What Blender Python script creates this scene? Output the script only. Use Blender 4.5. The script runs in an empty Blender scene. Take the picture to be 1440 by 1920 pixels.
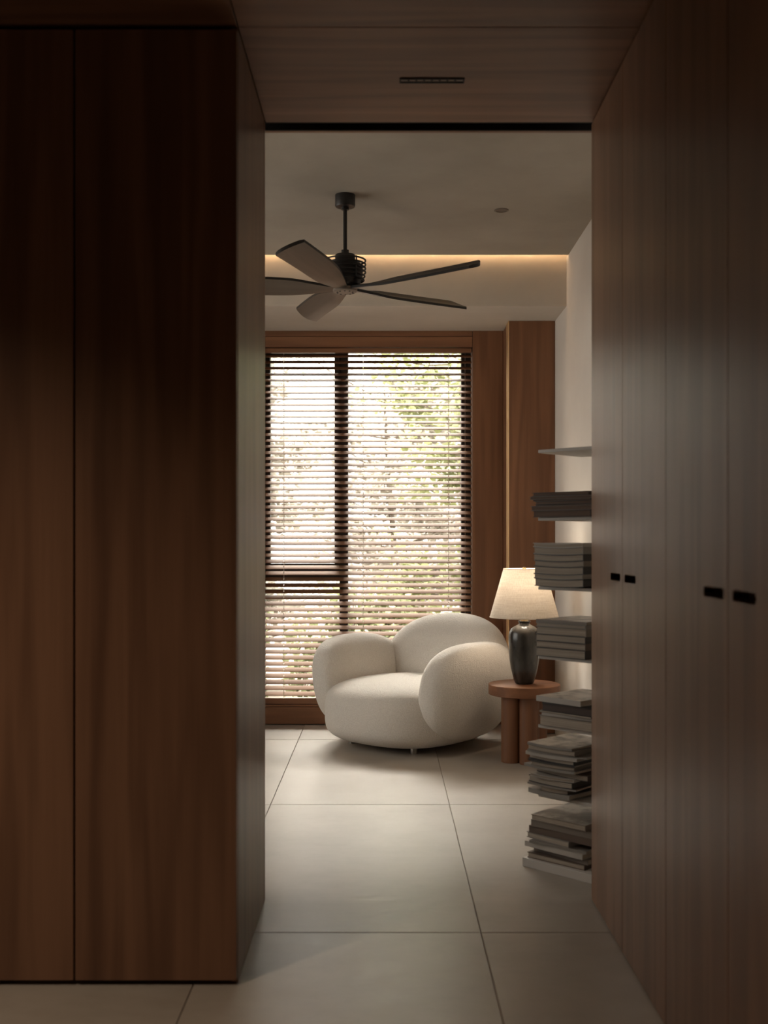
import bpy, bmesh, math, random
from mathutils import Vector, Matrix

# ------------------------------------------------------------------ camera, light, exposure
S = bpy.context.scene
COL = S.collection
R_ = math.radians

cam_d = bpy.data.cameras.new("camera")
cam_d.sensor_fit = 'AUTO'
cam_d.sensor_width = 36.0
cam_d.lens = 36.0 * 2050 / 1920
cam_d.shift_x = 0.0
cam_d.shift_y = 53.0 / 1920
cam_d.clip_start = 0.02
cam_d.dof.use_dof = True
cam_d.dof.focus_distance = 6.0
cam_d.dof.aperture_fstop = 3.2
cam = bpy.data.objects.new("camera", cam_d)
cam.location = (0, 0, 1.2)
cam.rotation_euler = (math.pi / 2, 0, 0)
COL.objects.link(cam)
S.camera = cam

S.view_settings.view_transform = 'Standard'
S.view_settings.look = 'None'
S.view_settings.gamma = 1.0
S.view_settings.exposure = 0.74
S.view_settings.use_curve_mapping = False
S.render.film_transparent = False
S.cycles.use_denoising = True
S.cycles.max_bounces = 14
S.cycles.diffuse_bounces = 7
S.cycles.glossy_bounces = 5
S.cycles.transparent_max_bounces = 16
S.cycles.sample_clamp_indirect = 8.0

SKY = 1.9            # bright overcast sky
LED = 42.0            # cove strip
SUN = 56.0           # hazy sun
BULB = 3.0           # table lamp, W
HALL = 62.0          # hall downlight, W

world = bpy.data.worlds.new("overcast_sky")
world.use_nodes = True
bg = world.node_tree.nodes["Background"]
bg.inputs[0].default_value = (1.0, 0.95, 0.89, 1)
bg.inputs[1].default_value = SKY
S.world = world

# hazy sun behind the garden trees, high over the window
sd = bpy.data.lights.new("hazy_sun", 'SUN')
sd.energy = SUN
sd.angle = R_(62)
sd.color = (1.0, 0.93, 0.84)
so = bpy.data.objects.new("hazy_sun", sd)
so.rotation_euler = (-R_(90 - 64), 0, R_(14))      # from +Y, 64 degrees up, slightly from the left
so.location = (-3, 12, 9)
COL.objects.link(so)

# daylight portal in the window opening (guides sampling, gives no light of its own)
pd = bpy.data.lights.new("window_portal", 'AREA')
pd.shape = 'RECTANGLE'
pd.size, pd.size_y = 1.36, 2.34
pd.cycles.is_portal = True
po = bpy.data.objects.new("window_portal", pd)
po.location = (-0.11, 7.33, 1.28)
po.rotation_euler = (-math.pi / 2, 0, 0)
COL.objects.link(po)

pd2 = bpy.data.lights.new("side_window_portal", 'AREA')
pd2.shape = 'RECTANGLE'
pd2.size, pd2.size_y = 1.95, 2.3
pd2.cycles.is_portal = True
po2 = bpy.data.objects.new("side_window_portal", pd2)
po2.location = (-2.70, 5.10, 1.575)
po2.rotation_euler = (0, -math.pi / 2, 0)
COL.objects.link(po2)

# hall downlight (the lamp inside the hall ceiling fitting, out of frame to the left)
hd = bpy.data.lights.new("hall_downlight_lamp", 'SPOT')
hd.energy = HALL
hd.color = (1.0, 0.80, 0.60)
hd.spot_size = R_(125)
hd.spot_blend = 0.85
hd.shadow_soft_size = 0.06
ho = bpy.data.objects.new("hall_downlight_lamp", hd)
ho.location = (-1.56, 1.66, 2.57)
COL.objects.link(ho)


# ------------------------------------------------------------------ helpers
def mesh_from_bm(name, bm, mats, smooth=False, angle=None):
    me = bpy.data.meshes.new(name)
    bmesh.ops.recalc_face_normals(bm, faces=bm.faces)
    bm.to_mesh(me)
    bm.free()
    for m in (mats if isinstance(mats, (list, tuple)) else [mats]):
        me.materials.append(m)
    if smooth:
        for p in me.polygons:
            p.use_smooth = True
        if angle:
            me.set_sharp_from_angle(angle=R_(angle))
    return me


def obj(name, bm, mats, parent=None, loc=None, rot=None, smooth=False, angle=None):
    me = bm if isinstance(bm, bpy.types.Mesh) else mesh_from_bm(name, bm, mats, smooth, angle)
    o = bpy.data.objects.new(name, me)
    COL.objects.link(o)
    if parent is not None:
        o.parent = parent
    if loc is not None:
        o.location = loc
    if rot is not None:
        o.rotation_euler = rot
    return o


def tag(o, label, cat, group=None, kind=None):
    o["label"] = label
    o["category"] = cat
    if group:
        o["group"] = group
    if kind:
        o["kind"] = kind
    return o


def thing(name, label, cat, loc=(0, 0, 0), rz=0.0, group=None, kind=None):
    o = bpy.data.objects.new(name, None)
    o.empty_display_size = 0.1
    COL.objects.link(o)
    o.location = loc
    o.rotation_euler = (0, 0, rz)
    return tag(o, label, cat, group, kind)


def box(bm, x0, x1, y0, y1, z0, z1, bev=0.0, seg=2):
    r = bmesh.ops.create_cube(bm, size=1.0)
    vs = r["verts"]
    for v in vs:
        v.co = Vector((x0 + (v.co.x + .5) * (x1 - x0), y0 + (v.co.y + .5) * (y1 - y0), z0 + (v.co.z + .5) * (z1 - z0)))
    if bev > 0:
        es = list({e for v in vs for e in v.link_edges})
        bmesh.ops.bevel(bm, geom=es, offset=bev, segments=seg, profile=0.5, affect='EDGES')
    return bm


def B(*a, **k):
    return box(bmesh.new(), *a, **k)


def lathe(bm, prof, cx=0, cy=0, seg=40, close=False):
    """prof: list of (r, z); r == 0 ends are capped."""
    rings = []
    for r, z in prof:
        if r < 1e-6:
            rings.append([bm.verts.new((cx, cy, z))])
        else:
            rings.append([bm.verts.new((cx + r * math.cos(2 * math.pi * i / seg), cy + r * math.sin(2 * math.pi * i / seg), z)) for i in range(seg)])
    prs = list(zip(rings[:-1], rings[1:]))
    if close:
        prs.append((rings[-1], rings[0]))
    for a, b in prs:
        for i in range(seg):
            j = (i + 1) % seg
            if len(a) == 1 and len(b) == 1:
                continue
            if len(a) == 1:
                bm.faces.new((a[0], b[j], b[i]))
            elif len(b) == 1:
                bm.faces.new((a[i], a[j], b[0]))
            else:
                bm.faces.new((a[i], a[j], b[j], b[i]))
    return bm


def tube(bm, pts, rad, seg=8):
    """round tube along a list of points; rad is one radius or one per point"""
    pts = [Vector(p) for p in pts]
    rr = rad if isinstance(rad, (list, tuple)) else [rad] * len(pts)
    prev = None
    for k, p in enumerate(pts):
        d = (pts[min(k + 1, len(pts) - 1)] - pts[max(k - 1, 0)]).normalized()
        up = Vector((0, 0, 1)) if abs(d.z) < 0.9 else Vector((1, 0, 0))
        a = d.cross(up).normalized()
        b = d.cross(a).normalized()
        ring = [bm.verts.new(p + rr[k] * (a * math.cos(2 * math.pi * i / seg) + b * math.sin(2 * math.pi * i / seg))) for i in range(seg)]
        if prev:
            for i in range(seg):
                j = (i + 1) % seg
                bm.faces.new((prev[i], prev[j], ring[j], ring[i]))
        else:
            bm.faces.new(ring)
        prev = ring
    bm.faces.new(prev)
    return bm


def torus(bm, R, r, z, seg=48, s2=8):
    return lathe(bm, [(R + r * math.cos(2 * math.pi * k / s2), z + r * math.sin(2 * math.pi * k / s2)) for k in range(s2)], seg=seg, close=True)


def rounded_rect(x0, x1, z0, z1, r, n=5):
    pts = []
    for cx, cz, a0 in ((x1 - r, z1 - r, 0), (x0 + r, z1 - r, 90), (x0 + r, z0 + r, 180), (x1 - r, z0 + r, 270)):
        for i in range(n + 1):
            a = R_(a0 + 90 * i / n)
            pts.append((cx + r * math.cos(a), cz + r * math.sin(a)))
    return pts


# ------------------------------------------------------------------ materials
class NT:
    def __init__(self, name):
        self.m = bpy.data.materials.new(name)
        self.m.use_nodes = True
        self.t = self.m.node_tree
        self.n = self.t.nodes
        self.p = self.n["Principled BSDF"]
        self.out = self.n["Material Output"]

    def new(self, typ, **kw):
        nd = self.n.new(typ)
        for k, v in kw.items():
            setattr(nd, k, v)
        return nd

    def link(self, a, b):
        self.t.links.new(a, b)

    def noise(self, vec, scale, detail=4, rough=0.55):
        nd = self.new("ShaderNodeTexNoise")
        nd.inputs["Scale"].default_value = scale
        nd.inputs["Detail"].default_value = detail
        nd.inputs["Roughness"].default_value = rough
        if vec is not None:
            self.link(vec, nd.inputs["Vector"])
        return nd.outputs["Fac"]

    def ramp(self, fac, stops):
        nd = self.new("ShaderNodeValToRGB")
        e = nd.color_ramp.elements
        while len(e) < len(stops):
            e.new(0.5)
        for i, (p, c) in enumerate(stops):
            e[i].position = p
            e[i].color = (*c, 1) if len(c) == 3 else c
        self.link(fac, nd.inputs[0])
        return nd.outputs[0]

    def math(self, op, a, b=None):
        nd = self.new("ShaderNodeMath", operation=op)
        for i, x in enumerate((a, b)):
            if x is None:
                continue
            if isinstance(x, (int, float)):
                nd.inputs[i].default_value = x
            else:
                self.link(x, nd.inputs[i])
        return nd.outputs[0]

    def mix(self, fac, a, b, blend='MIX'):
        nd = self.new("ShaderNodeMix", data_type='RGBA', blend_type=blend)
        if isinstance(fac, (int, float)):
            nd.inputs[0].default_value = fac
        else:
            self.link(fac, nd.inputs[0])
        for i, x in ((6, a), (7, b)):
            if isinstance(x, tuple):
                nd.inputs[i].default_value = (*x, 1)
            else:
                self.link(x, nd.inputs[i])
        return nd.outputs[2]

    def bump(self, h, strength, dist=0.001):
        nd = self.new("ShaderNodeBump")
        nd.inputs["Strength"].default_value = strength
        nd.inputs["Distance"].default_value = dist
        self.link(h, nd.inputs["Height"])
        self.link(nd.outputs[0], self.p.inputs["Normal"])

    def coords(self, scale=(1, 1, 1), kind="Object", rand=0.0):
        tc = self.new("ShaderNodeTexCoord")
        v = tc.outputs[kind]
        if rand:
            oi = self.new("ShaderNodeObjectInfo")
            mu = self.math('MULTIPLY', oi.outputs["Random"], rand)
            cx = self.new("ShaderNodeCombineXYZ")
            for i in range(3):
                self.link(mu, cx.inputs[i])
            ad = self.new("ShaderNodeVectorMath", operation='ADD')
            self.link(v, ad.inputs[0])
            self.link(cx.outputs[0], ad.inputs[1])
            v = ad.outputs[0]
        mp = self.new("ShaderNodeMapping")
        mp.inputs["Scale"].default_value = scale
        self.link(v, mp.inputs["Vector"])
        return mp.outputs[0]


def plain(name, col, rough=0.5, metal=0.0, spec=0.5):
    n = NT(name)
    n.p.inputs["Base Color"].default_value = (*col, 1)
    n.p.inputs["Roughness"].default_value = rough
    n.p.inputs["Metallic"].default_value = metal
    n.p.inputs["Specular IOR Level"].default_value = spec
    return n.m


def wood(name, dark, light, axis='Z', rough=0.4, rings=6.0, spec=0.35, rand=7.3):
    n = NT(name)

    def sc(a, al):
        return {'X': (al, a, a), 'Y': (a, al, a), 'Z': (a, a, al)}[axis]
    broad = n.noise(n.coords(sc(5.0, 0.35), rand=rand), 1.0, 3, 0.5)
    ring = n.math('MULTIPLY', n.math('ADD', n.math('SINE', n.math('MULTIPLY', broad, rings * 6.28)), 1.0), 0.5)
    fine = n.noise(n.coords(sc(140.0, 3.0), rand=rand), 1.0, 3, 0.6)
    veneer = n.noise(n.coords(sc(9.0, 0.08), rand=rand), 1.0, 1, 0.4)
    f = n.math('ADD', n.math('ADD', n.math('MULTIPLY', ring, 0.27), n.math('MULTIPLY', fine, 0.22)), n.math('MULTIPLY', veneer, 0.52))
    colr = n.ramp(f, [(0.22, dark), (0.74, light)])
    n.link(colr, n.p.inputs["Base Color"])
    n.link(n.math('ADD', n.math('MULTIPLY', fine, 0.14), rough - 0.07), n.p.inputs["Roughness"])
    n.p.inputs["Specular IOR Level"].default_value = spec
    n.bump(fine, 0.12, 0.0006)
    return n.m


W_D, W_L = (0.128, 0.062, 0.035), (0.240, 0.124, 0.072)
M = {}
M["wood_z"] = wood("brown_veneer_upright", W_D, W_L, 'Z', 0.38)
M["wood_x"] = wood("brown_veneer_across", W_D, W_L, 'X', 0.42)
M["wood_win_z"] = wood("warm_oak_upright", (0.145, 0.063, 0.031), (0.262, 0.121, 0.061), 'Z', 0.45)
M["wood_win_x"] = wood("warm_oak_across", (0.145, 0.063, 0.031), (0.262, 0.121, 0.061), 'X', 0.45)
M["slat"] = wood("blind_wood", (0.145, 0.068, 0.036), (0.265, 0.138, 0.077), 'X', 0.6, rings=4, rand=3.1, spec=0.06)
M["table_x"] = wood("table_oak_across", (0.125, 0.049, 0.023), (0.26, 0.112, 0.053), 'X', 0.42)
M["table_z"] = wood("table_oak_upright", (0.11, 0.045, 0.022), (0.23, 0.102, 0.050), 'Z', 0.45)
M["gap"] = plain("dark_gap", (0.012, 0.009, 0.007), 0.8)
M["cup"] = plain("handle_recess", (0.085, 0.042, 0.025), 0.6)
M["black_frame"] = plain("dark_bronze_frame", (0.022, 0.017, 0.014), 0.45)
M["gasket"] = plain("grey_gasket", (0.16, 0.145, 0.13), 0.6)
M["fan_black"] = plain("fan_black", (0.018, 0.015, 0.013), 0.42)
M["fan_hub"] = plain("fan_hub_plate", (0.20, 0.16, 0.125), 0.45)
M["steel"] = plain("brushed_steel", (0.55, 0.52, 0.48), 0.28, 1.0)
M["brass"] = plain("aged_brass", (0.42, 0.29, 0.14), 0.32, 1.0)
M["brass_satin"] = plain("satin_brass_trim", (0.85, 0.60, 0.32), 0.55, 1.0)
M["shelf"] = plain("pale_grey_metal", (0.56, 0.52, 0.48), 0.45)
M["downlight"] = plain("taupe_fitting", (0.19, 0.15, 0.12), 0.5)
M["cord"] = plain("blind_cord", (0.62, 0.56, 0.48), 0.8)
M["bark"] = plain("tree_bark", (0.16, 0.135, 0.115), 0.9)
M["soil"] = plain("garden_soil", (0.12, 0.10, 0.075), 0.95)


def plaster(name, a, b):
    n = NT(name)
    f = n.noise(n.coords((1, 1, 1)), 1.7, 6, 0.6)
    n.link(n.ramp(f, [(0.3, a), (0.7, b)]), n.p.inputs["Base Color"])
    n.p.inputs["Roughness"].default_value = 0.85
    n.p.inputs["Specular IOR Level"].default_value = 0.2
    n.bump(n.noise(n.coords((1, 1, 1)), 28.0, 5, 0.6), 0.10, 0.002)
    return n.m


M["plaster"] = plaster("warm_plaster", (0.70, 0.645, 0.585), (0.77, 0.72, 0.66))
M["plaster_shaded"] = plaster("shaded_bulkhead_plaster", (0.50, 0.45, 0.39), (0.58, 0.53, 0.465))  # wall plaster darkened: the bulkhead's shade is put into its colour
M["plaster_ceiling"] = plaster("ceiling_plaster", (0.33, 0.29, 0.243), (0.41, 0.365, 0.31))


def tile_mat():
    n = NT("beige_stone_tile")
    c = n.coords((1, 1, 1), rand=4.0)
    f = n.noise(c, 2.2, 7, 0.62)
    g = n.noise(n.coords((1, 2.2, 1), rand=4.0), 9.0, 5, 0.7)
    ff = n.math('ADD', n.math('MULTIPLY', f, 0.65), n.math('MULTIPLY', g, 0.35))
    colr = n.ramp(ff, [(0.30, (0.31, 0.266, 0.22)), (0.52, (0.38, 0.335, 0.285)), (0.72, (0.425, 0.38, 0.33))])
    n.link(colr, n.p.inputs["Base Color"])
    n.link(n.math('ADD', n.math('MULTIPLY', g, 0.16), 0.27), n.p.inputs["Roughness"])
    n.p.inputs["Specular IOR Level"].default_value = 0.5
    return n.m


M["tile"] = tile_mat()
M["grout"] = plain("grout", (0.29, 0.24, 0.195), 0.9)


def boucle():
    n = NT("cream_boucle")
    c = n.coords((1, 1, 1))
    f1 = n.noise(c, 190.0, 3, 0.65)
    v = n.new("ShaderNodeTexVoronoi")
    v.inputs["Scale"].default_value = 150.0
    n.link(c, v.inputs["Vector"])
    f2 = n.noise(n.coords((1.6, 1.6, 0.55)), 16.0, 4, 0.6)
    col = n.ramp(f1, [(0.3, (0.65, 0.60, 0.54)), (0.7, (0.80, 0.755, 0.695))])
    n.link(col, n.p.inputs["Base Color"])
    n.p.inputs["Roughness"].default_value = 0.95
    n.p.inputs["Specular IOR Level"].default_value = 0.1
    n.p.inputs["Sheen Weight"].default_value = 0.25
    h = n.math('ADD', n.math('ADD', n.math('MULTIPLY', f1, 0.5), n.math('MULTIPLY', v.outputs["Distance"], 0.5)), n.math('MULTIPLY', f2, 1.2))
    n.bump(h, 0.6, 0.006)
    return n.m


M["boucle"] = boucle()


def blade_mat():
    n = NT("fan_blade_underside")
    f = n.noise(n.coords((2, 40, 40)), 1.0, 3, 0.5)
    n.link(n.ramp(f, [(0.3, (0.10, 0.076, 0.058)), (0.7, (0.135, 0.105, 0.083))]), n.p.inputs["Base Color"])
    n.p.inputs["Roughness"].default_value = 0.38
    return n.m


M["blade"] = blade_mat()


def ceramic():
    n = NT("dark_glazed_ceramic")
    f = n.noise(n.coords((1, 1, 0.35)), 16.0, 4, 0.6)
    n.link(n.ramp(f, [(0.35, (0.018, 0.0155, 0.0135)), (0.75, (0.050, 0.044, 0.038))]), n.p.inputs["Base Color"])
    n.p.inputs["Roughness"].default_value = 0.24
    n.p.inputs["Coat Weight"].default_value = 0.15
    n.p.inputs["Coat Roughness"].default_value = 0.08
    return n.m


M["ceramic"] = ceramic()


def shade_mat():
    n = NT("linen_shade")
    w1 = n.noise(n.coords((260, 260, 12)), 1.0, 2, 0.5)
    w2 = n.noise(n.coords((10, 10, 300)), 1.0, 2, 0.5)
    f = n.math('MULTIPLY', n.math('ADD', w1, w2), 0.5)
    col = n.ramp(f, [(0.35, (0.70, 0.64, 0.57)), (0.65, (0.86, 0.81, 0.74))])
    d = n.new("ShaderNodeBsdfDiffuse")
    t = n.new("ShaderNodeBsdfTranslucent")
    mx = n.new("ShaderNodeMixShader")
    mx.inputs[0].default_value = 0.42
    n.link(col, d.inputs[0])
    n.link(col, t.inputs[0])
    n.link(d.outputs[0], mx.inputs[1])
    n.link(t.outputs[0], mx.inputs[2])
    n.link(mx.outputs[0], n.out.inputs[0])
    return n.m


M["shade"] = shade_mat()


def emit(name, col, s):
    n = NT(name)
    e = n.new("ShaderNodeEmission")
    e.inputs[0].default_value = (*col, 1)
    e.inputs[1].default_value = s
    n.link(e.outputs[0], n.out.inputs[0])
    return n.m


M["led"] = emit("warm_led", (1.0, 0.67, 0.37), LED)
M["bulb"] = emit("warm_bulb", (1.0, 0.87, 0.70), 6.0)


def glass_mat():
    n = NT("window_glass")
    t = n.new("ShaderNodeBsdfTransparent")
    t.inputs[0].default_value = (0.96, 0.97, 0.96, 1)
    g = n.new("ShaderNodeBsdfGlossy")
    g.inputs["Roughness"].default_value = 0.02
    fr = n.new("ShaderNodeFresnel")
    fr.inputs[0].default_value = 1.3
    mx = n.new("ShaderNodeMixShader")
    n.link(fr.outputs[0], mx.inputs[0])
    n.link(t.outputs[0], mx.inputs[1])
    n.link(g.outputs[0], mx.inputs[2])
    n.link(mx.outputs[0], n.out.inputs[0])
    return n.m


M["glass"] = glass_mat()


def leaf_mat(name, a, b):
    n = NT(name)
    g = n.new("ShaderNodeNewGeometry")
    col = n.ramp(g.outputs["Random Per Island"], [(0.0, a), (1.0, b)])
    d = n.new("ShaderNodeBsdfDiffuse")
    t = n.new("ShaderNodeBsdfTranslucent")
    mx = n.new("ShaderNodeMixShader")
    mx.inputs[0].default_value = 0.5
    n.link(col, d.inputs[0])
    n.link(col, t.inputs[0])
    n.link(d.outputs[0], mx.inputs[1])
    n.link(t.outputs[0], mx.inputs[2])
    n.link(mx.outputs[0], n.out.inputs[0])
    return n.m


M["leaf_green"] = leaf_mat("spring_leaves", (0.24, 0.26, 0.13), (0.38, 0.40, 0.25))
M["leaf_grey"] = leaf_mat("grey_leaves", (0.32, 0.30, 0.27), (0.47, 0.445, 0.40))
M["leaf_hedge"] = leaf_mat("hedge_leaves", (0.13, 0.15, 0.075), (0.30, 0.31, 0.20))


def print_mat(name, a, b, c, scale=2.2):
    """a printed cover: a soft photographic pattern"""
    n = NT(name)
    co = n.coords((1, 1, 1), kind="Object", rand=9.0)
    f = n.noise(co, scale * 6, 4, 0.6)
    n.link(n.ramp(f, [(0.40, a), (0.5, b), (0.60, c)]), n.p.inputs["Base Color"])
    n.p.inputs["Roughness"].default_value = 0.35
    return n.m


BOOK = {
    "dark brown": plain("cover_dark_brown", (0.060, 0.033, 0.022), 0.6),
    "charcoal": plain("cover_charcoal", (0.04, 0.035, 0.031), 0.45),
    "taupe": plain("cover_taupe", (0.20, 0.165, 0.135), 0.5),
    "grey": plain("cover_grey", (0.26, 0.235, 0.21), 0.45),
    "pale grey": plain("cover_pale_grey", (0.46, 0.42, 0.375), 0.4),
    "brown": plain("cover_brown", (0.12, 0.082, 0.06), 0.5),
}
PRINT_LIGHT = print_mat("cover_print_light", (0.13, 0.115, 0.095), (0.36, 0.325, 0.28), (0.50, 0.46, 0.40), 2.6)
PRINT_DARK = print_mat("cover_print_dark", (0.05, 0.043, 0.037), (0.11, 0.095, 0.08), (0.30, 0.27, 0.235), 1.6)


def page_mat(name, a, b):
    n = NT(name)
    f = n.noise(n.coords((4, 4, 900), rand=5.0), 1.0, 2, 0.6)
    n.link(n.ramp(f, [(0.35, a), (0.65, b)]), n.p.inputs["Base Color"])
    n.p.inputs["Roughness"].default_value = 0.8
    return n.m


PAGES = page_mat("paper_edges", (0.32, 0.262, 0.207), (0.47, 0.40, 0.325))
PAGES_DARK = page_mat("dark_paper_edges", (0.085, 0.048, 0.031), (0.165, 0.103, 0.070))

# ------------------------------------------------------------------ the setting
# key planes (metres): camera at the origin, looking along +Y
XL, XR = -0.396, 0.6915          # passage sides
YA, YB = 2.944, 3.644            # front and end of the left wardrobe
ZP = 2.592                       # passage ceiling
RX0, RX1 = -2.60, 1.0607         # room sides
ZC = 2.842                       # room ceiling
YBK = 6.35                       # bulkhead face
ZS = 2.56                        # soffit
YW = 7.10                        # window wall plane
WX0, WX1 = -0.80, 0.575          # window opening


def struct(name, bm, mat, label, cat, **k):
    return tag(obj(name, bm, mat, **k), label, cat, kind="structure")


# floor: grout bed and separate stone tiles
fl = struct("floor", B(-3.0, 1.5, -2.0, 7.24, -0.06, -0.004), M["grout"],
            "floor of large beige stone tiles running from hall into the lounge", "floor")
TX, TY = 0.812, 1.620
J = 0.0022
k0x, k0y = 0.297, 3.345
for i in range(-5, 3):
    for j in range(-4, 4):
        x0, y0 = k0x + i * TX, k0y + j * TY
        x1, y1 = x0 + TX, y0 + TY
        x0, x1, y0, y1 = max(x0 + J * .6, -3.0), min(x1 - J * .6, 1.5), max(y0 + J, -2.0), min(y1 - J, 7.24)
        if x1 - x0 < 0.02 or y1 - y0 < 0.02:
            continue
        obj("tile", B(x0, x1, y0, y1, -0.004, 0.0, bev=0.0012, seg=1), M["tile"], fl)

# room walls
struct("wall_right", B(RX1, RX1 + 0.12, 3.74, 7.2, 0, 3.1), M["plaster"], "cream plaster wall on the right behind the bookcase", "wall")
bm = bmesh.new()
VY0, VY1, VZ0, VZ1 = 3.95, 6.25, 0.60, 2.55
box(bm, RX0 - 0.12, RX0, 3.74, VY0, 0, 3.1)
box(bm, RX0 - 0.12, RX0, VY1, 7.2, 0, 3.1)
box(bm, RX0 - 0.12, RX0, VY0, VY1, VZ1, 3.1)
box(bm, RX0 - 0.12, RX0, VY0, VY1, 0, VZ0)
struct("wall_left", bm, M["plaster"], "plaster wall on the left of the lounge, hidden by the wardrobe", "wall")
w2 = tag(bpy.data.objects.new("window_2", None), "side window of the lounge, out of view to the left", "window", kind="structure")
COL.objects.link(w2)
for (ya, yb, za, zb) in ((VY0, VY0 + .05, VZ0, VZ1), (VY1 - .05, VY1, VZ0, VZ1), (VY0 + .05, VY1 - .05, VZ0, VZ0 + .05), (VY0 + .05, VY1 - .05, VZ1 - .05, VZ1)):
    obj("frame", B(RX0 - .09, RX0 - .03, ya, yb, za, zb, bev=.002, seg=1), M["black_frame"], w2)
obj("pane", B(RX0 - .063, RX0 - .057, VY0 + .05, VY1 - .05, VZ0 + .05, VZ1 - .05), M["glass"], w2)
bm = bmesh.new()
box(bm, RX0 - .12, -0.43, 3.66, 3.735, 0, 3.1)
box(bm, 0.725, RX1 + 0.12, 3.66, 3.735, 0, 3.1)
box(bm, -0.43, 0.725, 3.72, 3.735, ZP + 0.012, 3.1)
struct("wall_front", bm, M["plaster"], "plaster wall around the passage opening, facing the window", "wall")
bm = bmesh.new()
box(bm, RX0, WX0, 7.20, 7.38, 0, 3.1)
box(bm, WX1, RX1, 7.20, 7.38, 0, 3.1)
box(bm, WX0, WX1, 7.20, 7.38, 2.47, 3.1)
box(bm, WX0, WX1, 7.20, 7.38, -0.3, 0.10)
wb = struct("wall_back", bm, M["plaster"], "window wall clad in warm brown wood panels around the blind", "wall")
G = 0.0015
yp0, yp1 = YW, 7.20
obj("panel", B(WX1 + G, 0.7725, yp0, yp1, 0.004, ZS, bev=.001, seg=1), M["wood_win_z"], wb)
obj("panel", B(RX0, WX0 - G, yp0, yp1, 0.004, ZS, bev=.001, seg=1), M["wood_win_z"], wb)
obj("panel", B(WX0 + G, WX1 - G, yp0, yp1, 2.456, 2.522, bev=.001, seg=1), M["wood_win_x"], wb)
obj("panel", B(WX0 + G, WX1 - G, yp0, yp1, 2.525, ZS, bev=.001, seg=1), M["wood_win_x"], wb)
obj("panel", B(WX0 + G, WX1 - G, yp0, 7.19, 0.006, 0.116, bev=.001, seg=1), M["wood_win_x"], wb)
obj("sill", B(WX0 + G, WX1 - G, yp0 + .012, 7.235, 0.118, 0.130, bev=.001, seg=1), M["wood_win_x"], wb)
# pilaster boxed in wood beside the window
pl = struct("trim_1", B(0.7745, RX1 - .001, 6.774, 7.199, 0.004, ZS - .001, bev=.0015, seg=1), M["wood_win_z"],
            "tall brown wood pilaster standing between window and right wall", "pilaster")

obj("edge_trim", B(0.7715, 0.7755, 6.772, 6.900, 0.004, ZS - .001, bev=.0008, seg=1), M["brass_satin"], pl)

# ceiling of the lounge, cove slot and lowered bulkhead
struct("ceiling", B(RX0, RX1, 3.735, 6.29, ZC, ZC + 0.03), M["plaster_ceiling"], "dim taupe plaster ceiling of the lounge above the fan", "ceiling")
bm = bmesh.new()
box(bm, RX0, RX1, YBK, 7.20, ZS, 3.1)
struct("ceiling_bulkhead", bm, M["plaster_shaded"], "lowered plaster bulkhead washed by warm cove light before the window", "bulkhead")
struct("ceiling_void", B(RX0, RX1, 3.735, YBK, 3.0, 3.1), M["plaster"], "slab hidden above the lounge ceiling and its cove slot", "ceiling")
led = thing("cove_light", "warm strip light hidden in the slot above the bulkhead", "strip light", (0, 6.268, ZC + 0.056))
obj("led_strip", B(RX0 + .02, RX1 - .02, 0.004, 0.017, 0.004, 0.010), M["led"], led)
obj("profile", B(RX0 + .02, RX1 - .02, 0.0, 0.020, -0.026, 0.003), M["steel"], led)

# passage and hall ceiling: wood boards, recessed sliding-door track, lip
hc = struct("ceiling_hall", B(-3.0, 1.3, -2.0, YB, ZP + 0.012, ZP + 0.06), M["gap"],
            "brown wood panelled ceiling over the hall and passage", "ceiling")
ys = [-2.0, -0.2, 1.4, 2.967, YB]
for a, b in zip(ys[:-1], ys[1:]):
    g = .0016
    obj("ceiling_panel", B(XL + g, 1.3, a + g, b - g, ZP, ZP + .012, bev=.0008, seg=1), M["wood_x"], hc)
    if a < YA:
        obj("ceiling_panel", B(-3.0, XL - g, a + g, b - g, ZP, ZP + .012, bev=.0008, seg=1), M["wood_x"], hc)
    else:
        obj("ceiling_panel", B(-1.9, XL - g, a + g, b - g, ZP + .004, ZP + .012, bev=.0008, seg=1), M["wood_x"], hc)
bm = bmesh.new()
box(bm, XL - .03, XR + .03, YB + .001, 3.718, ZP + .09, ZP + .1)
box(bm, XL - .03, XR + .03, YB + .001, YB + .006, ZP + .0005, ZP + .09)
box(bm, XL - .03, XR + .03, 3.712, 3.718, ZP + .0005, ZP + .09)
struct("trim_2", bm, M["gap"], "dark recessed door track running across the passage ceiling end", "track")
struct("trim_3", B(XL - .03, XR + .03, 3.7185, 3.737, ZP, ZP + .03, bev=.001, seg=1), M["wood_x"],
       "thin brown wood lip edging the passage ceiling at the lounge", "trim")

# hall shell behind and beside the camera
struct("wall_hall", B(-3.12, -3.0, -2.0, YA + .7, 0, 2.66), M["plaster"], "plain hall wall far to the left, out of view", "wall")
struct("wall_entry", B(-3.0, 1.3, -2.12, -2.0, 0, 2.66), M["plaster"], "plain hall wall behind the camera", "wall")

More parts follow.
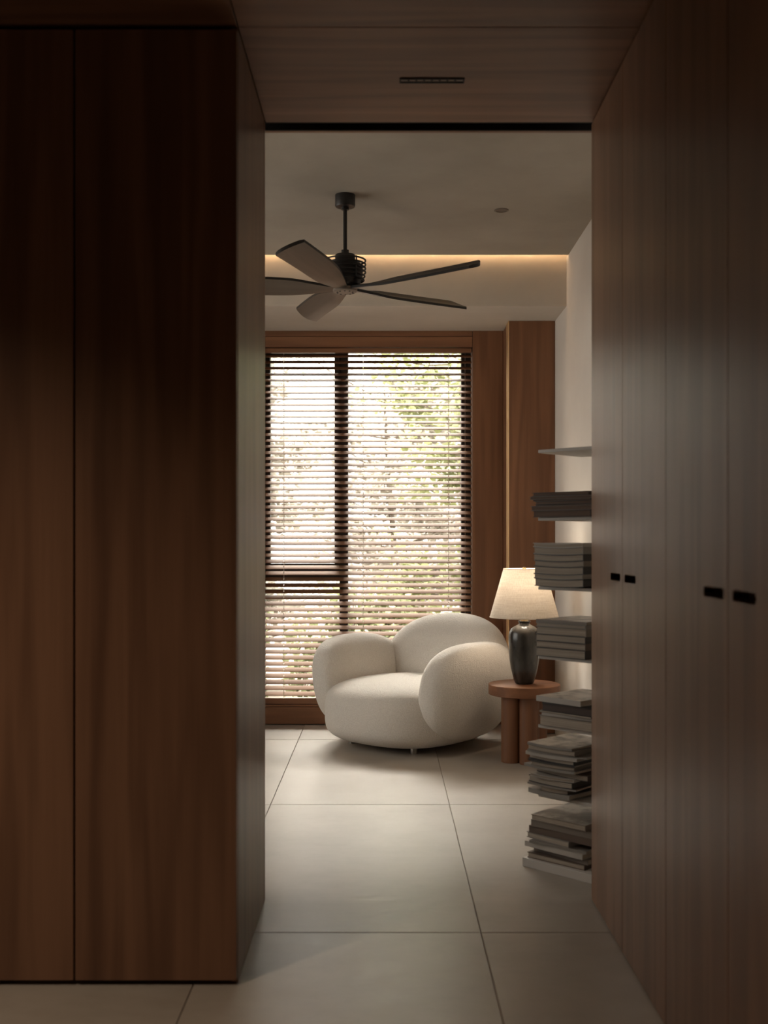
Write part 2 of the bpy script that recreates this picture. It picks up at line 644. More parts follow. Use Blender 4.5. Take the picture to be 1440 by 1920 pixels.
# ------------------------------------------------------------------ wardrobes
wl = thing("wardrobe", "dark brown wood wardrobe block at left, two tall flat doors facing us", "wardrobe", (XL, YA, 0))
w = -0.834 - XL
obj("carcass", B(-2.6, -.020, .024, .68, .014, ZP - .016), M["wood_z"], wl)
obj("plinth", B(-2.6, -.022, .045, .66, 0.0, .014), M["gap"], wl)
obj("side_panel", B(-.019, 0, .021, .657, .0015, ZP - .003, bev=.001, seg=1), M["wood_z"], wl)
obj("edge_strip", B(-.030, 0.0, .660, .700, .0015, ZP - .003, bev=.0015, seg=2), M["wood_z"], wl)
for k in range(5):
    x1 = k * w
    obj("door", B(x1 + w + .0028, x1 - (.0012 if k == 0 else .0028), 0, .020, .0145, ZP - .016, bev=.0012, seg=2), M["wood_z"], wl)

wr = thing("wardrobe", "long run of brown wood wardrobe doors with slot handles at right", "wardrobe", (XR, 0, 0))
obj("carcass", B(.056, .60, -1.99, 3.63, .0, ZP - .012), M["gap"], wr)
obj("end_panel", B(.0225, .60, 3.632, 3.652, .0015, ZP - .006), M["wood_z"], wr)
seams = [YB, 3.171, 2.684, 2.198, 1.711, 1.225, 0.738, 0.251, -0.236, -0.723, -1.21, -1.697, -1.99]


def slot_door(y0, y1, z0, z1, slot):
    """door leaf facing -X (front at x=0), thickness .021, with a rounded slot cut through"""
    bm = bmesh.new()
    out = [bm.verts.new((0, y, z)) for y, z in ((y0, z0), (y1, z0), (y1, z1), (y0, z1))]
    es = [bm.edges.new((out[i], out[(i + 1) % 4])) for i in range(4)]
    if slot:
        ins = [bm.verts.new((0, y, z)) for y, z in slot]
        es += [bm.edges.new((ins[i], ins[(i + 1) % len(ins)])) for i in range(len(ins))]
    bmesh.ops.triangle_fill(bm, use_beauty=True, edges=es)
    r = bmesh.ops.extrude_face_region(bm, geom=list(bm.faces))
    for v in r["geom"]:
        if isinstance(v, bmesh.types.BMVert):
            v.co.x += .021
    return bm


for k in range(len(seams) - 1):
    y1, y0 = seams[k], seams[k + 1]
    slot = None
    if k % 2 == 0:
        s0, s1 = y0 + .028, y0 + .166
    else:
        s0, s1 = y1 - .166, y1 - .028
    slot = rounded_rect(s0, s1, 1.079, 1.102, .007, 4)
    d = obj("door", slot_door(y0 + .0022, y1 - .0022, .006, ZP - .007, slot), M["wood_z"], wr)
    bm = bmesh.new()
    a = [bm.verts.new((.0005, y, z)) for y, z in slot]
    b = [bm.verts.new((.034, y, z)) for y, z in slot]
    nn = len(slot)
    for i in range(nn):
        bm.faces.new((a[i], a[(i + 1) % nn], b[(i + 1) % nn], b[i]))
    bm.faces.new(b)
    obj("handle_recess", bm, M["cup"], d)

# linear slot fitting in the passage ceiling
lv = thing("linear_light", "slim dark recessed linear fitting in the wooden passage ceiling", "ceiling light", (0.145, 3.308, ZP))
bm = bmesh.new()
box(bm, -.098, .098, -.017, -.009, -.003, .008)
box(bm, -.098, .098, .009, .017, -.003, .008)
box(bm, -.098, -.094, -.010, .010, -.003, .008)
box(bm, .094, .098, -.010, .010, -.003, .008)
obj("frame", bm, M["gap"], lv)
obj("reflector", B(-.094, .094, -.010, .010, -.001, .002), M["downlight"], lv)
for k in range(7):
    xx = -.094 + .188 * (k + 1) / 8
    obj("lens", lathe(bmesh.new(), [(0, -.0016), (.004, -.0016), (.004, -.0008), (0, -.0008)], cx=xx, seg=12), M["gap"], lv)

# recessed downlights in the lounge ceiling
for (x, y, lab) in ((0.584, 5.438, "small round recessed downlight in taupe ceiling right of the fan"),
                    (0.584, 4.36, "small round recessed downlight half hidden by the passage lip")):
    t = thing("downlight", lab, "ceiling light", (x, y, ZC), group="ceiling downlights")
    obj("rim", lathe(bmesh.new(), [(.027, -.0002), (.027, -.004), (.035, -.004), (.036, -.0002)], seg=36, close=True), M["downlight"], t, smooth=True, angle=30)
    obj("reflector", lathe(bmesh.new(), [(0, -.0006), (.027, -.0012), (.027, -.0004), (0, -.0003)], seg=36), M["downlight"], t)
t = thing("downlight", "round hall downlight that is lit, out of view to the left", "ceiling light", (-1.56, 1.66, ZP), group="hall downlights")
obj("rim", lathe(bmesh.new(), [(.040, .0), (.040, -.004), (.048, -.004), (.049, .0)], seg=36, close=True), M["shelf"], t)

# ------------------------------------------------------------------ window
win = thing("window_1", "tall dark framed window behind the wooden blind", "window", (0, 0, 0), kind="structure")
Y0, Y1 = 7.235, 7.30


def fr(name, x0, x1, z0, z1, y0=Y0, y1=Y1, mat="black_frame"):
    return obj(name, B(x0, x1, y0, y1, z0, z1, bev=.002, seg=1), M[mat], win)


fr("frame_rail", WX0, WX1, 2.452, 2.470)
fr("frame_rail", WX0, WX1, 0.100, 0.150)
fr("frame_stile", WX0, -0.788, 0.150, 2.452)
fr("frame_stile", 0.5107, WX1, 0.150, 2.452)
fr("mullion", -0.294, -0.2376, 0.150, 2.452)
fr("transom", -0.788, -0.294, 0.950, 1.030)
fr("sash_stile", -0.788, -0.752, 1.030, 2.452, Y0 - .012)
fr("sash_stile", -0.324, -0.294, 1.030, 2.452, Y0 - .012)
fr("sash_rail", -0.752, -0.324, 2.418, 2.452, Y0 - .012)
fr("sash_rail", -0.752, -0.324, 1.030, 1.046, Y0 - .012)
fr("gasket", 0.534, 0.540, 0.150, 2.452, Y0 - .005, Y0 + .01, "gasket")
fr("gasket", -0.3275, -0.3245, 1.046, 2.418, Y0 - .004, Y0 + .02, "gasket")
obj("pane", B(-0.752, -0.324, 7.262, 7.268, 1.046, 2.418), M["glass"], win)
obj("pane", B(-0.788, -0.294, 7.262, 7.268, 0.150, 0.950), M["glass"], win)
obj("pane", B(-0.2376, 0.5107, 7.262, 7.268, 0.150, 2.452), M["glass"], win)

# venetian blind
YBL = 7.150
bl = thing("venetian_blind", "wide wooden venetian blind with tilted slats hanging in the window", "blind", (0, YBL, 0.1305))
LX0, LX1 = WX0 + .004, WX1 - .005
CORDS = (-0.655, -0.136, 0.422)
obj("headrail", B(LX0, LX1, -.026, .020, 2.424 - .1305, 2.452 - .1305, bev=.002), M["wood_win_x"], bl)


def slat_mesh():
    bm = bmesh.new()
    wS, th = 0.0510, 0.0034
    t = R_(24)
    xs = [LX0]
    for c in CORDS:
        xs += [c - .0026, c + .0026]
    xs.append(LX1)
    vs = [-.5, -.36, -.20, .20, .36, .5]          # .. a rout hole sits in the middle strip

    def P(x, v, top):
        y = v * wS
        z = .0022 * (1 - (2 * v) ** 2) + (th / 2 if top else -th / 2)
        return (x, y * math.cos(t) - z * math.sin(t), y * math.sin(t) + z * math.cos(t))
    top = [[bm.verts.new(P(x, v, True)) for v in vs] for x in xs]
    bot = [[bm.verts.new(P(x, v, False)) for v in vs] for x in xs]
    n, m = len(xs), len(vs)

    def hole(i, j):
        return 0 <= i < n - 1 and i % 2 == 1 and j == 2

    def solid(i, j):
        return 0 <= i < n - 1 and 0 <= j < m - 1 and not hole(i, j)
    for i in range(n - 1):
        for j in range(m - 1):
            if hole(i, j):
                continue
            bm.faces.new((top[i][j], top[i + 1][j], top[i + 1][j + 1], top[i][j + 1]))
            bm.faces.new((bot[i][j], bot[i][j + 1], bot[i + 1][j + 1], bot[i + 1][j]))
            for (di, dj, a, b) in ((-1, 0, (i, j), (i, j + 1)), (1, 0, (i + 1, j), (i + 1, j + 1)),
                                   (0, -1, (i, j), (i + 1, j)), (0, 1, (i, j + 1), (i + 1, j + 1))):
                if not solid(i + di, j + dj):
                    bm.faces.new((top[a[0]][a[1]], top[b[0]][b[1]], bot[b[0]][b[1]], bot[a[0]][a[1]]))
    return mesh_from_bm("slat", bm, M["slat"], True, 35)


sm = slat_mesh()
NS = 57
ZT, ZB = 2.404, 0.196
random.seed(5)
for k in range(NS):
    z = ZT + (ZB - ZT) * k / (NS - 1)
    obj("slat", sm, None, bl, loc=(0, 0, z - .1305 + random.uniform(-.0008, .0008)), rot=(R_(random.uniform(-1.0, 1.0)), 0, 0))
obj("bottom_rail", B(LX0, LX1, -.027, .024, .002, .040, bev=.002), M["wood_win_x"], bl)
for c in CORDS:
    obj("cord", tube(bmesh.new(), [(c, 0, .03), (c, 0, 1.2), (c, 0, 2.424 - .1305)], .0007, 6), M["cord"], bl)
    bm = bmesh.new()
    tube(bm, [(c, -.026, .03), (c, -.026, 1.2), (c, -.026, 2.424 - .1305)], .0005, 5)
    tube(bm, [(c, .026, .03), (c, .026, 1.2), (c, .026, 2.424 - .1305)], .0005, 5)
    obj("ladder_string", bm, M["cord"], bl)

# ------------------------------------------------------------------ ceiling fan
fan = thing("ceiling_fan", "black five bladed ceiling fan hanging on a rod before the cove", "fan", (-0.185, 5.203, ZC))


def fz(z):
    return z - ZC


obj("canopy", lathe(bmesh.new(), [(0, 0), (.048, 0), (.048, -.050), (.045, -.056), (.018, -.058), (.018, -.070), (0, -.070)], seg=40), M["fan_black"], fan, smooth=True, angle=30)
obj("rod", tube(bmesh.new(), [(0, 0, -.066), (0, 0, fz(2.57))], .0095, 16), M["fan_black"], fan, smooth=True, angle=40)
obj("collar", lathe(bmesh.new(), [(0, fz(2.580)), (.018, fz(2.580)), (.018, fz(2.562)), (.046, fz(2.558)), (.048, fz(2.552)), (.048, fz(2.520)), (0, fz(2.520))], seg=36), M["fan_black"], fan, smooth=True, angle=30)
obj("motor_housing", lathe(bmesh.new(), [(0, fz(2.525)), (.070, fz(2.522)), (.084, fz(2.505)), (.084, fz(2.45)), (.070, fz(2.415)), (.045, fz(2.398)), (0, fz(2.398))], seg=40), M["fan_black"], fan, smooth=True, angle=30)
for k in range(6):
    obj("ring", torus(bmesh.new(), .097 - (.004 * max(0, k - 3)), .0042, fz(2.530 - .0185 * k)), M["fan_black"], fan, smooth=True)
for k in range(4):
    a = R_(35 + 90 * k)
    obj("bracket", tube(bmesh.new(), [(.097 * math.cos(a), .097 * math.sin(a), fz(2.535)), (.097 * math.cos(a), .097 * math.sin(a), fz(2.440)), (.05 * math.cos(a), .05 * math.sin(a), fz(2.425))], .004, 6), M["fan_black"], fan)
obj("hub_plate", lathe(bmesh.new(), [(0, fz(2.378)), (.050, fz(2.379)), (.058, fz(2.384)), (.058, fz(2.400)), (0, fz(2.400))], seg=40), M["fan_hub"], fan, smooth=True, angle=30)
for k in range(10):
    a = 2 * math.pi * k / 10 + .3
    obj("screw", lathe(bmesh.new(), [(0, fz(2.3765)), (.0045, fz(2.3765)), (.0045, fz(2.3795)), (0, fz(2.3795))], cx=.038 * math.cos(a), cy=.038 * math.sin(a), seg=10), M["fan_black"], fan)


def blade_mesh():
    bm = bmesh.new()
    NSX, NTY = 22, 8
    r0, r1 = .040, .735
    thick = .0155
    top, bot = [], []
    for i in range(NSX + 1):
        s = i / NSX
        c = .024 + .031 * (1 - (1 - min(1, s / .55)) ** 2.2) + .004 * s      # half chord
        pitch = R_(24) * min(1, .35 + s * 2.2)
        mid = .010 * math.sin(s * 3.0)
        rowt, rowb = [], []
        for j in range(NTY + 1):
            t = -1 + 2 * j / NTY
            r = r0 + (r1 - .030 * t * t - .012 * t - r0) * s
            y = mid + c * t
            z = math.tan(pitch) * y - .007 * (1 - t * t) * min(1, s * 4) + .014 * s * s - .002
            ed = thick * (1.0 if abs(t) < .99 else .75)
            rowb.append(bm.verts.new((r, y, z)))
            rowt.append(bm.verts.new((r, y, z + ed)))
        top.append(rowt)
        bot.append(rowb)
    for i in range(NSX):
        for j in range(NTY):
            f = bm.faces.new((bot[i][j], bot[i + 1][j], bot[i + 1][j + 1], bot[i][j + 1]))
            f.material_index = 0
            f = bm.faces.new((top[i][j], top[i][j + 1], top[i + 1][j + 1], top[i + 1][j]))
            f.material_index = 1
        for j in (0, NTY):
            f = bm.faces.new((bot[i][j], bot[i + 1][j], top[i + 1][j], top[i][j]))
            f.material_index = 1
    for i in (0, NSX):
        for j in range(NTY):
            f = bm.faces.new((bot[i][j], bot[i][j + 1], top[i][j + 1], top[i][j]))
            f.material_index = 1
    return mesh_from_bm("blade", bm, [M["blade"], M["fan_black"]], True, 40)


bmsh = blade_mesh()
for k in range(5):
    obj("blade", bmsh, None, fan, loc=(0, 0, fz(2.394)), rot=(0, 0, R_(-107 + 72 * k)))

# ------------------------------------------------------------------ armchair
CH = (0.168, 6.515)
ch = thing("armchair", "plump cream boucle armchair on short steel feet before the blind", "armchair", (CH[0], CH[1], 0), R_(-40.5))


def pillow(a, b, c, m=2.6, n=2.4, ax=2, cuts=26, fn=None):
    """rounded cushion: exponent m in the plane across axis ax, n along it"""
    bm = bmesh.new()
    bmesh.ops.create_cube(bm, size=2.0)
    bmesh.ops.subdivide_edges(bm, edges=list(bm.edges), cuts=cuts, use_grid_fill=True)
    i, j = [k for k in range(3) if k != ax]
    for v in bm.verts:
        # even out the cube grid, then pull it on to the rounded box
        w = [math.tan(q * math.pi / 4) for q in v.co]
        d = ((abs(w[i]) ** m + abs(w[j]) ** m) ** (n / m) + abs(w[ax]) ** n) ** (1 / n)
        p = Vector((w[0] / d, w[1] / d, w[2] / d))
        q = Vector((p.x * a, p.y * b, p.z * c))
        v.co = fn(p, q) if fn else q
    return bm


def base_fn(p, q):
    k = 1 - .15 * max(0, -p.z) ** 3 - .03 * max(0, p.z) ** 2
    if p.z < 0:
        q.z = -.184 * abs(p.z) ** .78
    q.x *= k
    q.y *= k
    q.z += .010 * (1 - p.x ** 2) * (1 - p.y ** 2) * max(0, p.z)
    return q


obj("seat", pillow(.452, .475, .183, 2.55, 4.2, fn=base_fn), M["boucle"], ch, loc=(0, -.03, .198), smooth=True)


def arm_fn(side):
    def f(p, q):
        q.x += side * (.035 * p.z - .035 * p.y * p.y)      # leans out, curls in at both ends
        q.y *= 1 - .06 * max(0, -p.z)
        return q
    return f


obj("arm", pillow(.140, .378, .274, 2.85, 2.6, ax=0, fn=arm_fn(-1)), M["boucle"], ch, loc=(-.435, -.004, .345), smooth=True)
obj("arm", pillow(.140, .378, .274, 2.85, 2.6, ax=0, fn=arm_fn(1)), M["boucle"], ch, loc=(.435, -.004, .345), smooth=True)


def back_fn(p, q):
    q.y += .05 * p.z - .07 * p.x * p.x                     # leans back, wraps forward at the sides
    return q


obj("backrest", pillow(.455, .170, .332, 2.3, 2.4, ax=1, fn=back_fn), M["boucle"], ch, loc=(0, .385, .413), smooth=True)
for (x, y) in ((-.235, -.275), (.235, -.275), (-.235, .275), (.235, .275)):
    obj("leg", lathe(bmesh.new(), [(0, 0), (.020, 0), (.021, .003), (.021, .07), (0, .07)], cx=x, cy=y, seg=24), M["steel"], ch, smooth=True, angle=30)

# ------------------------------------------------------------------ side table and lamp
TXc, TYc, TZ = 0.762, 5.94, 0.421
tb = thing("side_table", "round brown wood side table on thick cylindrical legs beside the armchair", "table", (TXc, TYc, 0), R_(13))
obj("tabletop", lathe(bmesh.new(), [(0, TZ - .056), (.191, TZ - .056), (.194, TZ - .053), (.194, TZ - .003), (.191, TZ), (0, TZ)], seg=72), M["table_x"], tb, smooth=True, angle=30)
for a in (-90, 0, 90, 180):
    obj("leg", lathe(bmesh.new(), [(0, 0), (.051, 0), (.0525, .002), (.0525, TZ - .056), (0, TZ - .056)], cx=.0765 * math.cos(R_(a)), cy=.0765 * math.sin(R_(a)), seg=36), M["table_z"], tb, smooth=True, angle=30)

lp = thing("table_lamp", "table lamp with dark glazed vase base and lit cream linen shade", "lamp", (TXc, TYc, TZ))
prof = [(0, 0.0005), (.044, .0005), (.049, .004), (.054, .014), (.063, .045), (.073, .085), (.080, .130), (.0842, .180), (.0852, .235), (.0845, .262), (.0805, .280),
        (.0715, .298), (.056, .311), (.040, .319), (.031, .323), (.028, .327), (.0295, .332), (.034, .336), (.034, .341), (.029, .342), (.018, .340), (0, .339)]
obj("vase_base", lathe(bmesh.new(), prof, seg=64), M["ceramic"], lp, smooth=True, angle=60)
obj("neck_collar", lathe(bmesh.new(), [(0, .340), (.020, .340), (.020, .346), (.007, .349), (.007, .40), (.016, .402), (.016, .44), (0, .44)], seg=28), M["brass"], lp, smooth=True, angle=30)
sz0, sz1, sr0, sr1 = .362, .624, .187, .113
sh = obj("lamp_shade", lathe(bmesh.new(), [(sr0, sz0), (sr1, sz1), (sr1 - .0015, sz1), (sr0 - .0015, sz0)], seg=72, close=True), M["shade"], lp, smooth=True, angle=30)
obj("rim", torus(bmesh.new(), sr1, .0022, sz1, seg=72, s2=6), M["shade"], sh, smooth=True)
obj("rim", torus(bmesh.new(), sr0, .0022, sz0, seg=72, s2=6), M["shade"], sh, smooth=True)
bm = bmesh.new()
for k in range(3):
    a = 2 * math.pi * k / 3 + .4
    tube(bm, [(0, 0, sz1 - .012), (sr1 * math.cos(a), sr1 * math.sin(a), sz1 - .004)], .0016, 6)
tube(bm, [(0, 0, .44), (0, .045, .47), (0, .045, sz1 - .05), (0, 0, sz1 - .012)], .0016, 6)
obj("harp", bm, M["brass"], lp)
obj("finial", lathe(bmesh.new(), [(0, sz1 - .014), (.006, sz1 - .014), (.006, sz1 - .004), (.010, sz1), (.010, sz1 + .008), (.004, sz1 + .011), (0, sz1 + .011)], seg=20), M["brass"], lp, smooth=True, angle=40)
obj("bulb", lathe(bmesh.new(), [(0, .44), (.012, .445), (.014, .46), (.026, .490), (.028, .506), (.022, .524), (.010, .533), (0, .535)], seg=24), M["bulb"], lp, smooth=True)
ld = bpy.data.lights.new("bulb_light", 'POINT')
ld.energy = BULB
ld.color = (1.0, 0.87, 0.70)
ld.shadow_soft_size = 0.055
lo = bpy.data.objects.new("bulb_light", ld)
COL.objects.link(lo)
lo.parent = lp
lo.location = (0, 0, .545)

# ------------------------------------------------------------------ bookcase and books
TC = (0.763, 4.030)
RZ = R_(-45)                      # local x runs along the face seen at front left, local y away from us
bc = thing("bookcase", "slender pale metal spine bookcase with square floating shelves by the jamb", "bookcase", (TC[0], TC[1], 0), RZ)
obj("base", B(-.179, .179, -.179, .179, .0, .032, bev=.0015), M["shelf"], bc)
obj("post", B(.125, .138, .125, .138, .032, 1.521, bev=.001), M["shelf"], bc)
SHELF_Z = [1.521, 1.272, 1.018, 0.764, 0.510, 0.256]
for z in SHELF_Z:
    obj("shelf", B(-.138, .138, -.138, .138, z, z + .012, bev=.002), M["shelf"], bc)

ORD = ["topmost", "second", "third", "fourth", "fifth", "sixth", "seventh", "eighth", "ninth", "tenth", "eleventh", "twelfth", "thirteenth", "fourteenth"]


def book(noun, t, x0, x1, y0, dep, cover, pages, spine, sag, topmat=None):
    """one book lying flat; local x along the visible face, cover shell as the root mesh, pages as its child"""
    ct = min(.0022, t * .16) if noun == "book" else .0005
    inset = .003 if noun == "book" else .0006
    xm, hw = (x0 + x1) / 2, (x1 - x0) / 2
    N = 8

    def slab(bm, xa, xb, ya, yb, za, zb, mi=0, mt=None):
        lo, hi = [], []
        for i in range(N + 1):
            x = xa + (xb - xa) * i / N
            dz = sag * ((x - xm) / hw) ** 2
            lo.append((bm.verts.new((x, ya, za + dz)), bm.verts.new((x, yb, za + dz))))
            hi.append((bm.verts.new((x, ya, zb + dz)), bm.verts.new((x, yb, zb + dz))))
        for i in range(N):
            f = bm.faces.new((hi[i][0], hi[i + 1][0], hi[i + 1][1], hi[i][1]))
            f.material_index = mi if mt is None else mt
            for q in ((lo[i][0], lo[i][1], lo[i + 1][1], lo[i + 1][0]), (lo[i][0], lo[i + 1][0], hi[i + 1][0], hi[i][0]), (lo[i][1], hi[i][1], hi[i + 1][1], lo[i + 1][1])):
                bm.faces.new(q).material_index = mi
        for i in (0, N):
            bm.faces.new((lo[i][0], hi[i][0], hi[i][1], lo[i][1])).material_index = mi
    bm = bmesh.new()
    y1 = y0 + dep
    slab(bm, x0, x1, y0, y1, 0, ct)
    slab(bm, x0, x1, y0, y1, t - ct, t, 0, 1 if topmat else None)
    if spine == 'x':
        slab(bm, x1 - ct, x1, y0, y1, ct, t - ct)
        px = (x0 + inset, x1 - ct, y0 + inset, y1 - inset)
    elif spine == 'y':
        slab(bm, x0, x1, y0, y0 + ct, ct, t - ct)
        px = (x0 + inset, x1 - inset, y0 + ct, y1 - inset)
    else:
        slab(bm, x0, x1, y1 - ct, y1, ct, t - ct)
        px = (x0 + inset, x1 - inset, y0 + inset, y1 - ct)
    me = mesh_from_bm(noun, bm, [cover, topmat] if topmat else [cover])
    bm = bmesh.new()
    slab(bm, *px, ct, t - ct)
    return me, mesh_from_bm("pages", bm, pages)


# every stack from the shelf upwards: thickness, left, right, front, depth, turn (deg), cover, spine side, noun
STACKS = [
    ("second shelf", SHELF_Z[1] + .012, PAGES_DARK, 0.0, [
        (.024, -.147, .104, -.158, .27, 0.3, "dark brown", 'x', "book"),
        (.017, -.156, .108, -.160, .27, 0.6, "brown", 'x', "book"),
        (.004, -.140, .106, -.150, .26, -0.5, "charcoal", 'x', "magazine"),
        (.012, -.141, .108, -.154, .26, 0.2, "dark brown", 'x', "book"),
        (.006, -.147, .106, -.156, .27, -0.4, "charcoal", 'x', "magazine"),
        (.011, -.162, .110, -.160, .27, 0.4, "brown", 'x', "book"),
        (.014, -.151, .096, -.156, .26, 0.0, "dark brown", 'x', "book")]),
    ("third shelf", SHELF_Z[2] + .012, PAGES, .0045, [
        (.028, -.131, .083, -.170, .29, 0.2, "charcoal", 'x', "book"),
        (.016, -.132, .083, -.172, .29, -0.3, "grey", 'x', "book"),
        (.028, -.133, .084, -.172, .29, 0.3, "charcoal", 'x', "book"),
        (.019, -.132, .085, -.170, .29, 0.0, "taupe", 'x', "book"),
        (.024, -.134, .086, -.172, .29, -0.2, "charcoal", 'x', "book"),
        (.025, -.134, .084, -.172, .29, 0.3, "grey", 'x', "book"),
        (.014, -.135, .083, -.173, .29, 0.0, "pale grey", 'x', "book")]),
    ("fourth shelf", SHELF_Z[3] + .012, PAGES, 0.0, [
        (.032, -.140, .077, -.150, .27, 0.2, "charcoal", 'x', "book"),
        (.023, -.139, .081, -.150, .27, -0.6, "brown", 'x', "book"),
        (.025, -.140, .078, -.151, .27, 0.3, "charcoal", 'x', "book"),
        (.027, -.138, .082, -.150, .27, 0.0, "taupe", 'x', "book"),
        (.014, -.140, .076, -.150, .26, 0.8, "grey", 'x', "book"),
        (.011, -.138, .086, -.150, .27, -0.3, "taupe", 'y', "book")]),
    ("fifth shelf", SHELF_Z[4] + .012, PAGES, 0.0, [
        (.038, -.124, .112, -.150, .26, 0.0, "taupe", 'x', "book"),
        (.009, -.118, .110, -.146, .25, 2.5, "pale grey", 'y', "book"),
        (.007, -.122, .108, -.150, .26, -1.5, "charcoal", 'x', "magazine"),
        (.025, -.113, .112, -.144, .25, 0.4, "dark brown", 'y', "book"),
        (.007, -.116, .110, -.146, .25, 2.0, "charcoal", 'y', "magazine"),
        (.020, -.128, .074, -.158, .27, -3.0, "pale grey", 'y', "book")]),
    ("sixth shelf", SHELF_Z[5] + .012, PAGES, .003, [
        (.017, -.160, .030, -.165, .27, -3.0, "grey", 'y', "book"),
        (.016, -.130, -.020, -.150, .25, 9.0, "taupe", 'x', "book"),
        (.006, -.172, .036, -.160, .27, 3.0, "grey", 'y', "magazine"),
        (.023, -.165, .034, -.158, .27, -2.0, "charcoal", 'x', "book"),
        (.011, -.163, .024, -.158, .26, 3.5, "pale grey", 'x', "book"),
        (.021, -.140, .104, -.140, .25, -6.0, "dark brown", 'x', "book"),
        (.009, -.180, .050, -.166, .27, -2.0, "grey", 'y', "magazine"),
        (.013, -.160, .024, -.158, .27, 4.0, "taupe", 'x', "book"),
        (.006, -.168, .036, -.160, .27, 1.5, "charcoal", 'y', "magazine"),
        (.015, -.164, .044, -.158, .27, -3.0, "charcoal", 'x', "book"),
        (.012, -.176, .048, -.164, .27, 1.0, "pale grey", 'y', "book"),
        (.005, -.175, .078, -.160, .26, 4.0, "grey", 'y', "magazine"),
        (.018, -.170, .040, -.160, .27, 0.0, "taupe", 'x', "book"),
        (.008, -.168, .032, -.162, .27, -1.0, "grey", 'y', "magazine")]),
    ("base plate", .032, PAGES, 0.0, [
        (.020, -.172, .074, -.160, .27, 2.0, "brown", 'x', "book"),
        (.018, -.150, .104, -.145, .26, -5.0, "taupe", 'y', "book"),
        (.019, -.178, .080, -.165, .27, -1.0, "pale grey", 'y', "book"),
        (.009, -.166, .070, -.160, .27, 5.0, "grey", 'y', "magazine"),
        (.021, -.174, .024, -.158, .27, -4.0, "grey", 'x', "book"),
        (.026, -.170, .104, -.150, .26, 0.0, "brown", 'y', "book"),
        (.023, -.160, .106, -.152, .26, 1.5, "taupe", 'y', "book"),
        (.021, -.156, .082, -.158, .27, 0.5, "taupe", 'x', "book")]),
]
for si, (where, z0, pages, sag, items) in enumerate(STACKS):
    z = z0
    n = len(items)
    for i, (t, xa, xb, ya, dep, rot, cov, spine, noun) in enumerate(items):
        top = None
        if i == n - 1 and si in (2, 3, 4):
            top = PRINT_LIGHT
        if i == n - 1 and si == 5:
            top = PRINT_DARK
        me, pg = book(noun, t, xa, xb, ya, dep, BOOK[cov], pages, spine, sag, top)
        o = obj(noun, me, None, loc=(TC[0], TC[1], z), rot=(0, 0, RZ + R_(rot)))
        obj("pages", pg, None, o)
        pos = ORD[n - 1 - i]
        if i == 0:
            pos = "lowest"
        thick = "thick" if t > .0225 else ("thin" if t < .0125 else "medium")
        tag(o, f"{pos} {noun} of the stack on the bookcase {where}, {thick}, {cov} cover", noun,
            group=f"books and magazines stacked on the bookcase {where}")
        z += t + .0004

# ------------------------------------------------------------------ garden outside
struct("ground", B(-9, 9, 7.6, 24, -.40, -.30), M["soil"], "garden ground outside the window", "ground")


def foliage(bm, centres, n, size, rnd):
    for _ in range(n):
        c, rad = rnd.choice(centres)
        while True:
            p = Vector((rnd.uniform(-1, 1), rnd.uniform(-1, 1), rnd.uniform(-1, 1)))
            if p.length < 1:
                break
        p = Vector(c) + Vector((p.x * rad[0], p.y * rad[1], p.z * rad[2]))
        s = size * rnd.uniform(.6, 1.3)
        q = Matrix.Rotation(rnd.uniform(0, 6.28), 3, 'Z') @ Matrix.Rotation(rnd.uniform(-1.2, 1.2), 3, 'X')
        vs = []
        for k in range(8):
            a = 2 * math.pi * k / 8
            vs.append(bm.verts.new(p + q @ Vector((s * .9 * math.cos(a), s * math.sin(a), .10 * s * math.cos(2 * a)))))
        bm.faces.new(vs)
    return bm


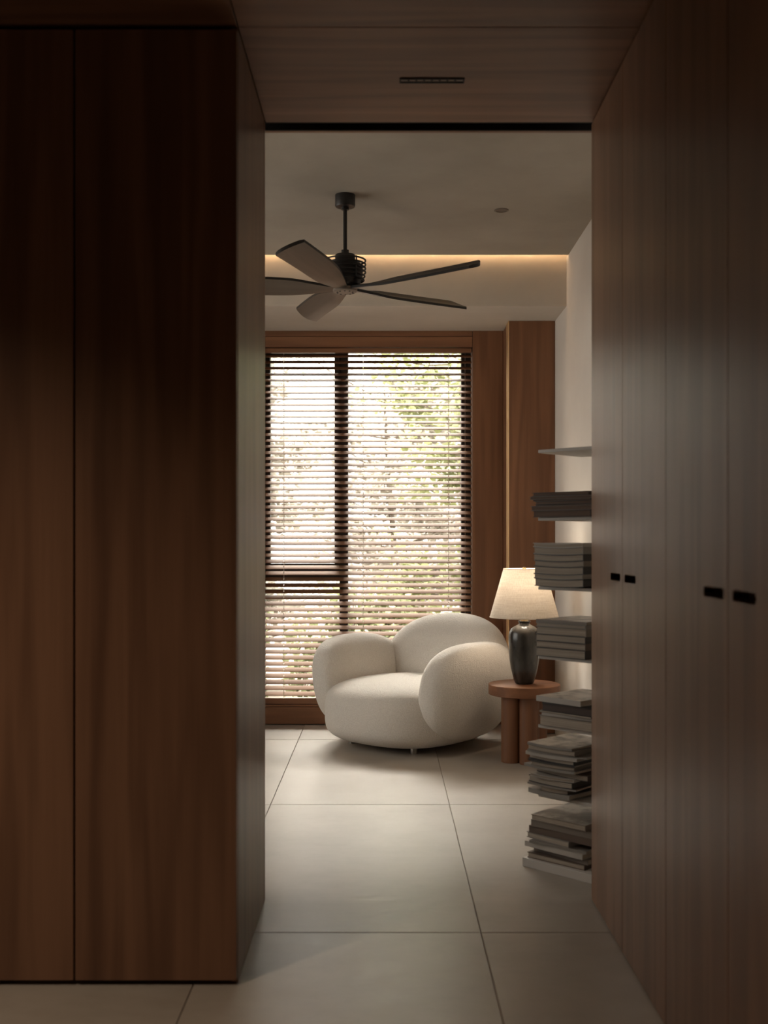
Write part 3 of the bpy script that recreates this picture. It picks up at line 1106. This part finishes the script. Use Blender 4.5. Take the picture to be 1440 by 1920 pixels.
def tree(name, label, x, y, seed, h, leaf, nleaf, size, spread, z0=-.3):
    rnd = random.Random(seed)
    t = thing(name, label, "tree", (x, y, z0), group="trees in the garden")
    bm = bmesh.new()
    pts, rad = [], []
    for k in range(9):
        s = k / 8
        pts.append((.10 * math.sin(3 * s + seed), .10 * math.cos(2.3 * s + seed), h * s))
        rad.append(.055 * (1 - .8 * s))
    tube(bm, pts, rad, 8)
    obj("trunk", bm, M["bark"], t, smooth=True)
    cl = []
    bm = bmesh.new()
    for k in range(34):
        s = rnd.uniform(.10, 1.0)
        base = Vector(pts[int(s * 8)])
        a = rnd.uniform(0, 6.28)
        L = spread * rnd.uniform(.45, 1.0)
        tip = base + Vector((L * math.cos(a), L * .7 * math.sin(a), L * rnd.uniform(.05, .55)))
        midp = (base + tip) / 2 + Vector((0, 0, -.05))
        tube(bm, [base, midp, tip], [.013, .008, .003], 5)
        for f in (.45, .75, 1.0):
            p = base.lerp(tip, f)
            cl.append((p, (.26, .22, .17)))
            for _ in range(2):
                e = p + Vector((rnd.uniform(-.35, .35), rnd.uniform(-.3, .3), rnd.uniform(-.2, .3)))
                tube(bm, [p, e], [.005, .002], 4)
                cl.append((e, (.18, .16, .12)))
    obj("branches", bm, M["bark"], t)
    f = obj("foliage", foliage(bmesh.new(), cl, nleaf, size, rnd), M[leaf], t)
    f["kind"] = "stuff"
    return t


tree("tree", "tall pale green garden tree seen behind the right window pane", 0.95, 11.0, 3, 3.75, "leaf_green", 8000, .036, 1.25)
tree("tree", "grey twiggy garden tree seen behind the middle of the window", 0.1, 13.8, 8, 3.7, "leaf_grey", 9500, .036, 1.5)
tree("tree", "pale garden tree seen behind the left window pane", -1.55, 11.4, 14, 3.45, "leaf_grey", 8000, .036, 1.2)
tree("tree", "grey leafed tree standing farthest back in the garden", 1.3, 16.8, 23, 4.1, "leaf_grey", 9000, .036, 1.3)
hr = random.Random(4)
hedge = thing("hedge", "loose green hedge seen through the lower left pane", "hedge", (-1.2, 10.0, -.3))
cl = []
bm = bmesh.new()
for k in range(40):
    x, y = hr.uniform(-1.6, 1.5), hr.uniform(-.35, .35)
    hgt = hr.uniform(1.05, 1.70) * (1 if x < -.1 else .62)
    tube(bm, [(x, y, 0), (x + hr.uniform(-.1, .1), y, hgt)], [.010, .004], 5)
    for f in (.15, .35, .55, .75, .95):
        cl.append((Vector((x, y, hgt * f)), (.20, .20, .14)))
obj("stems", bm, M["bark"], hedge)
f = obj("foliage", foliage(bmesh.new(), cl, 8500, .030, hr), M["leaf_hedge"], hedge)
f["kind"] = "stuff"
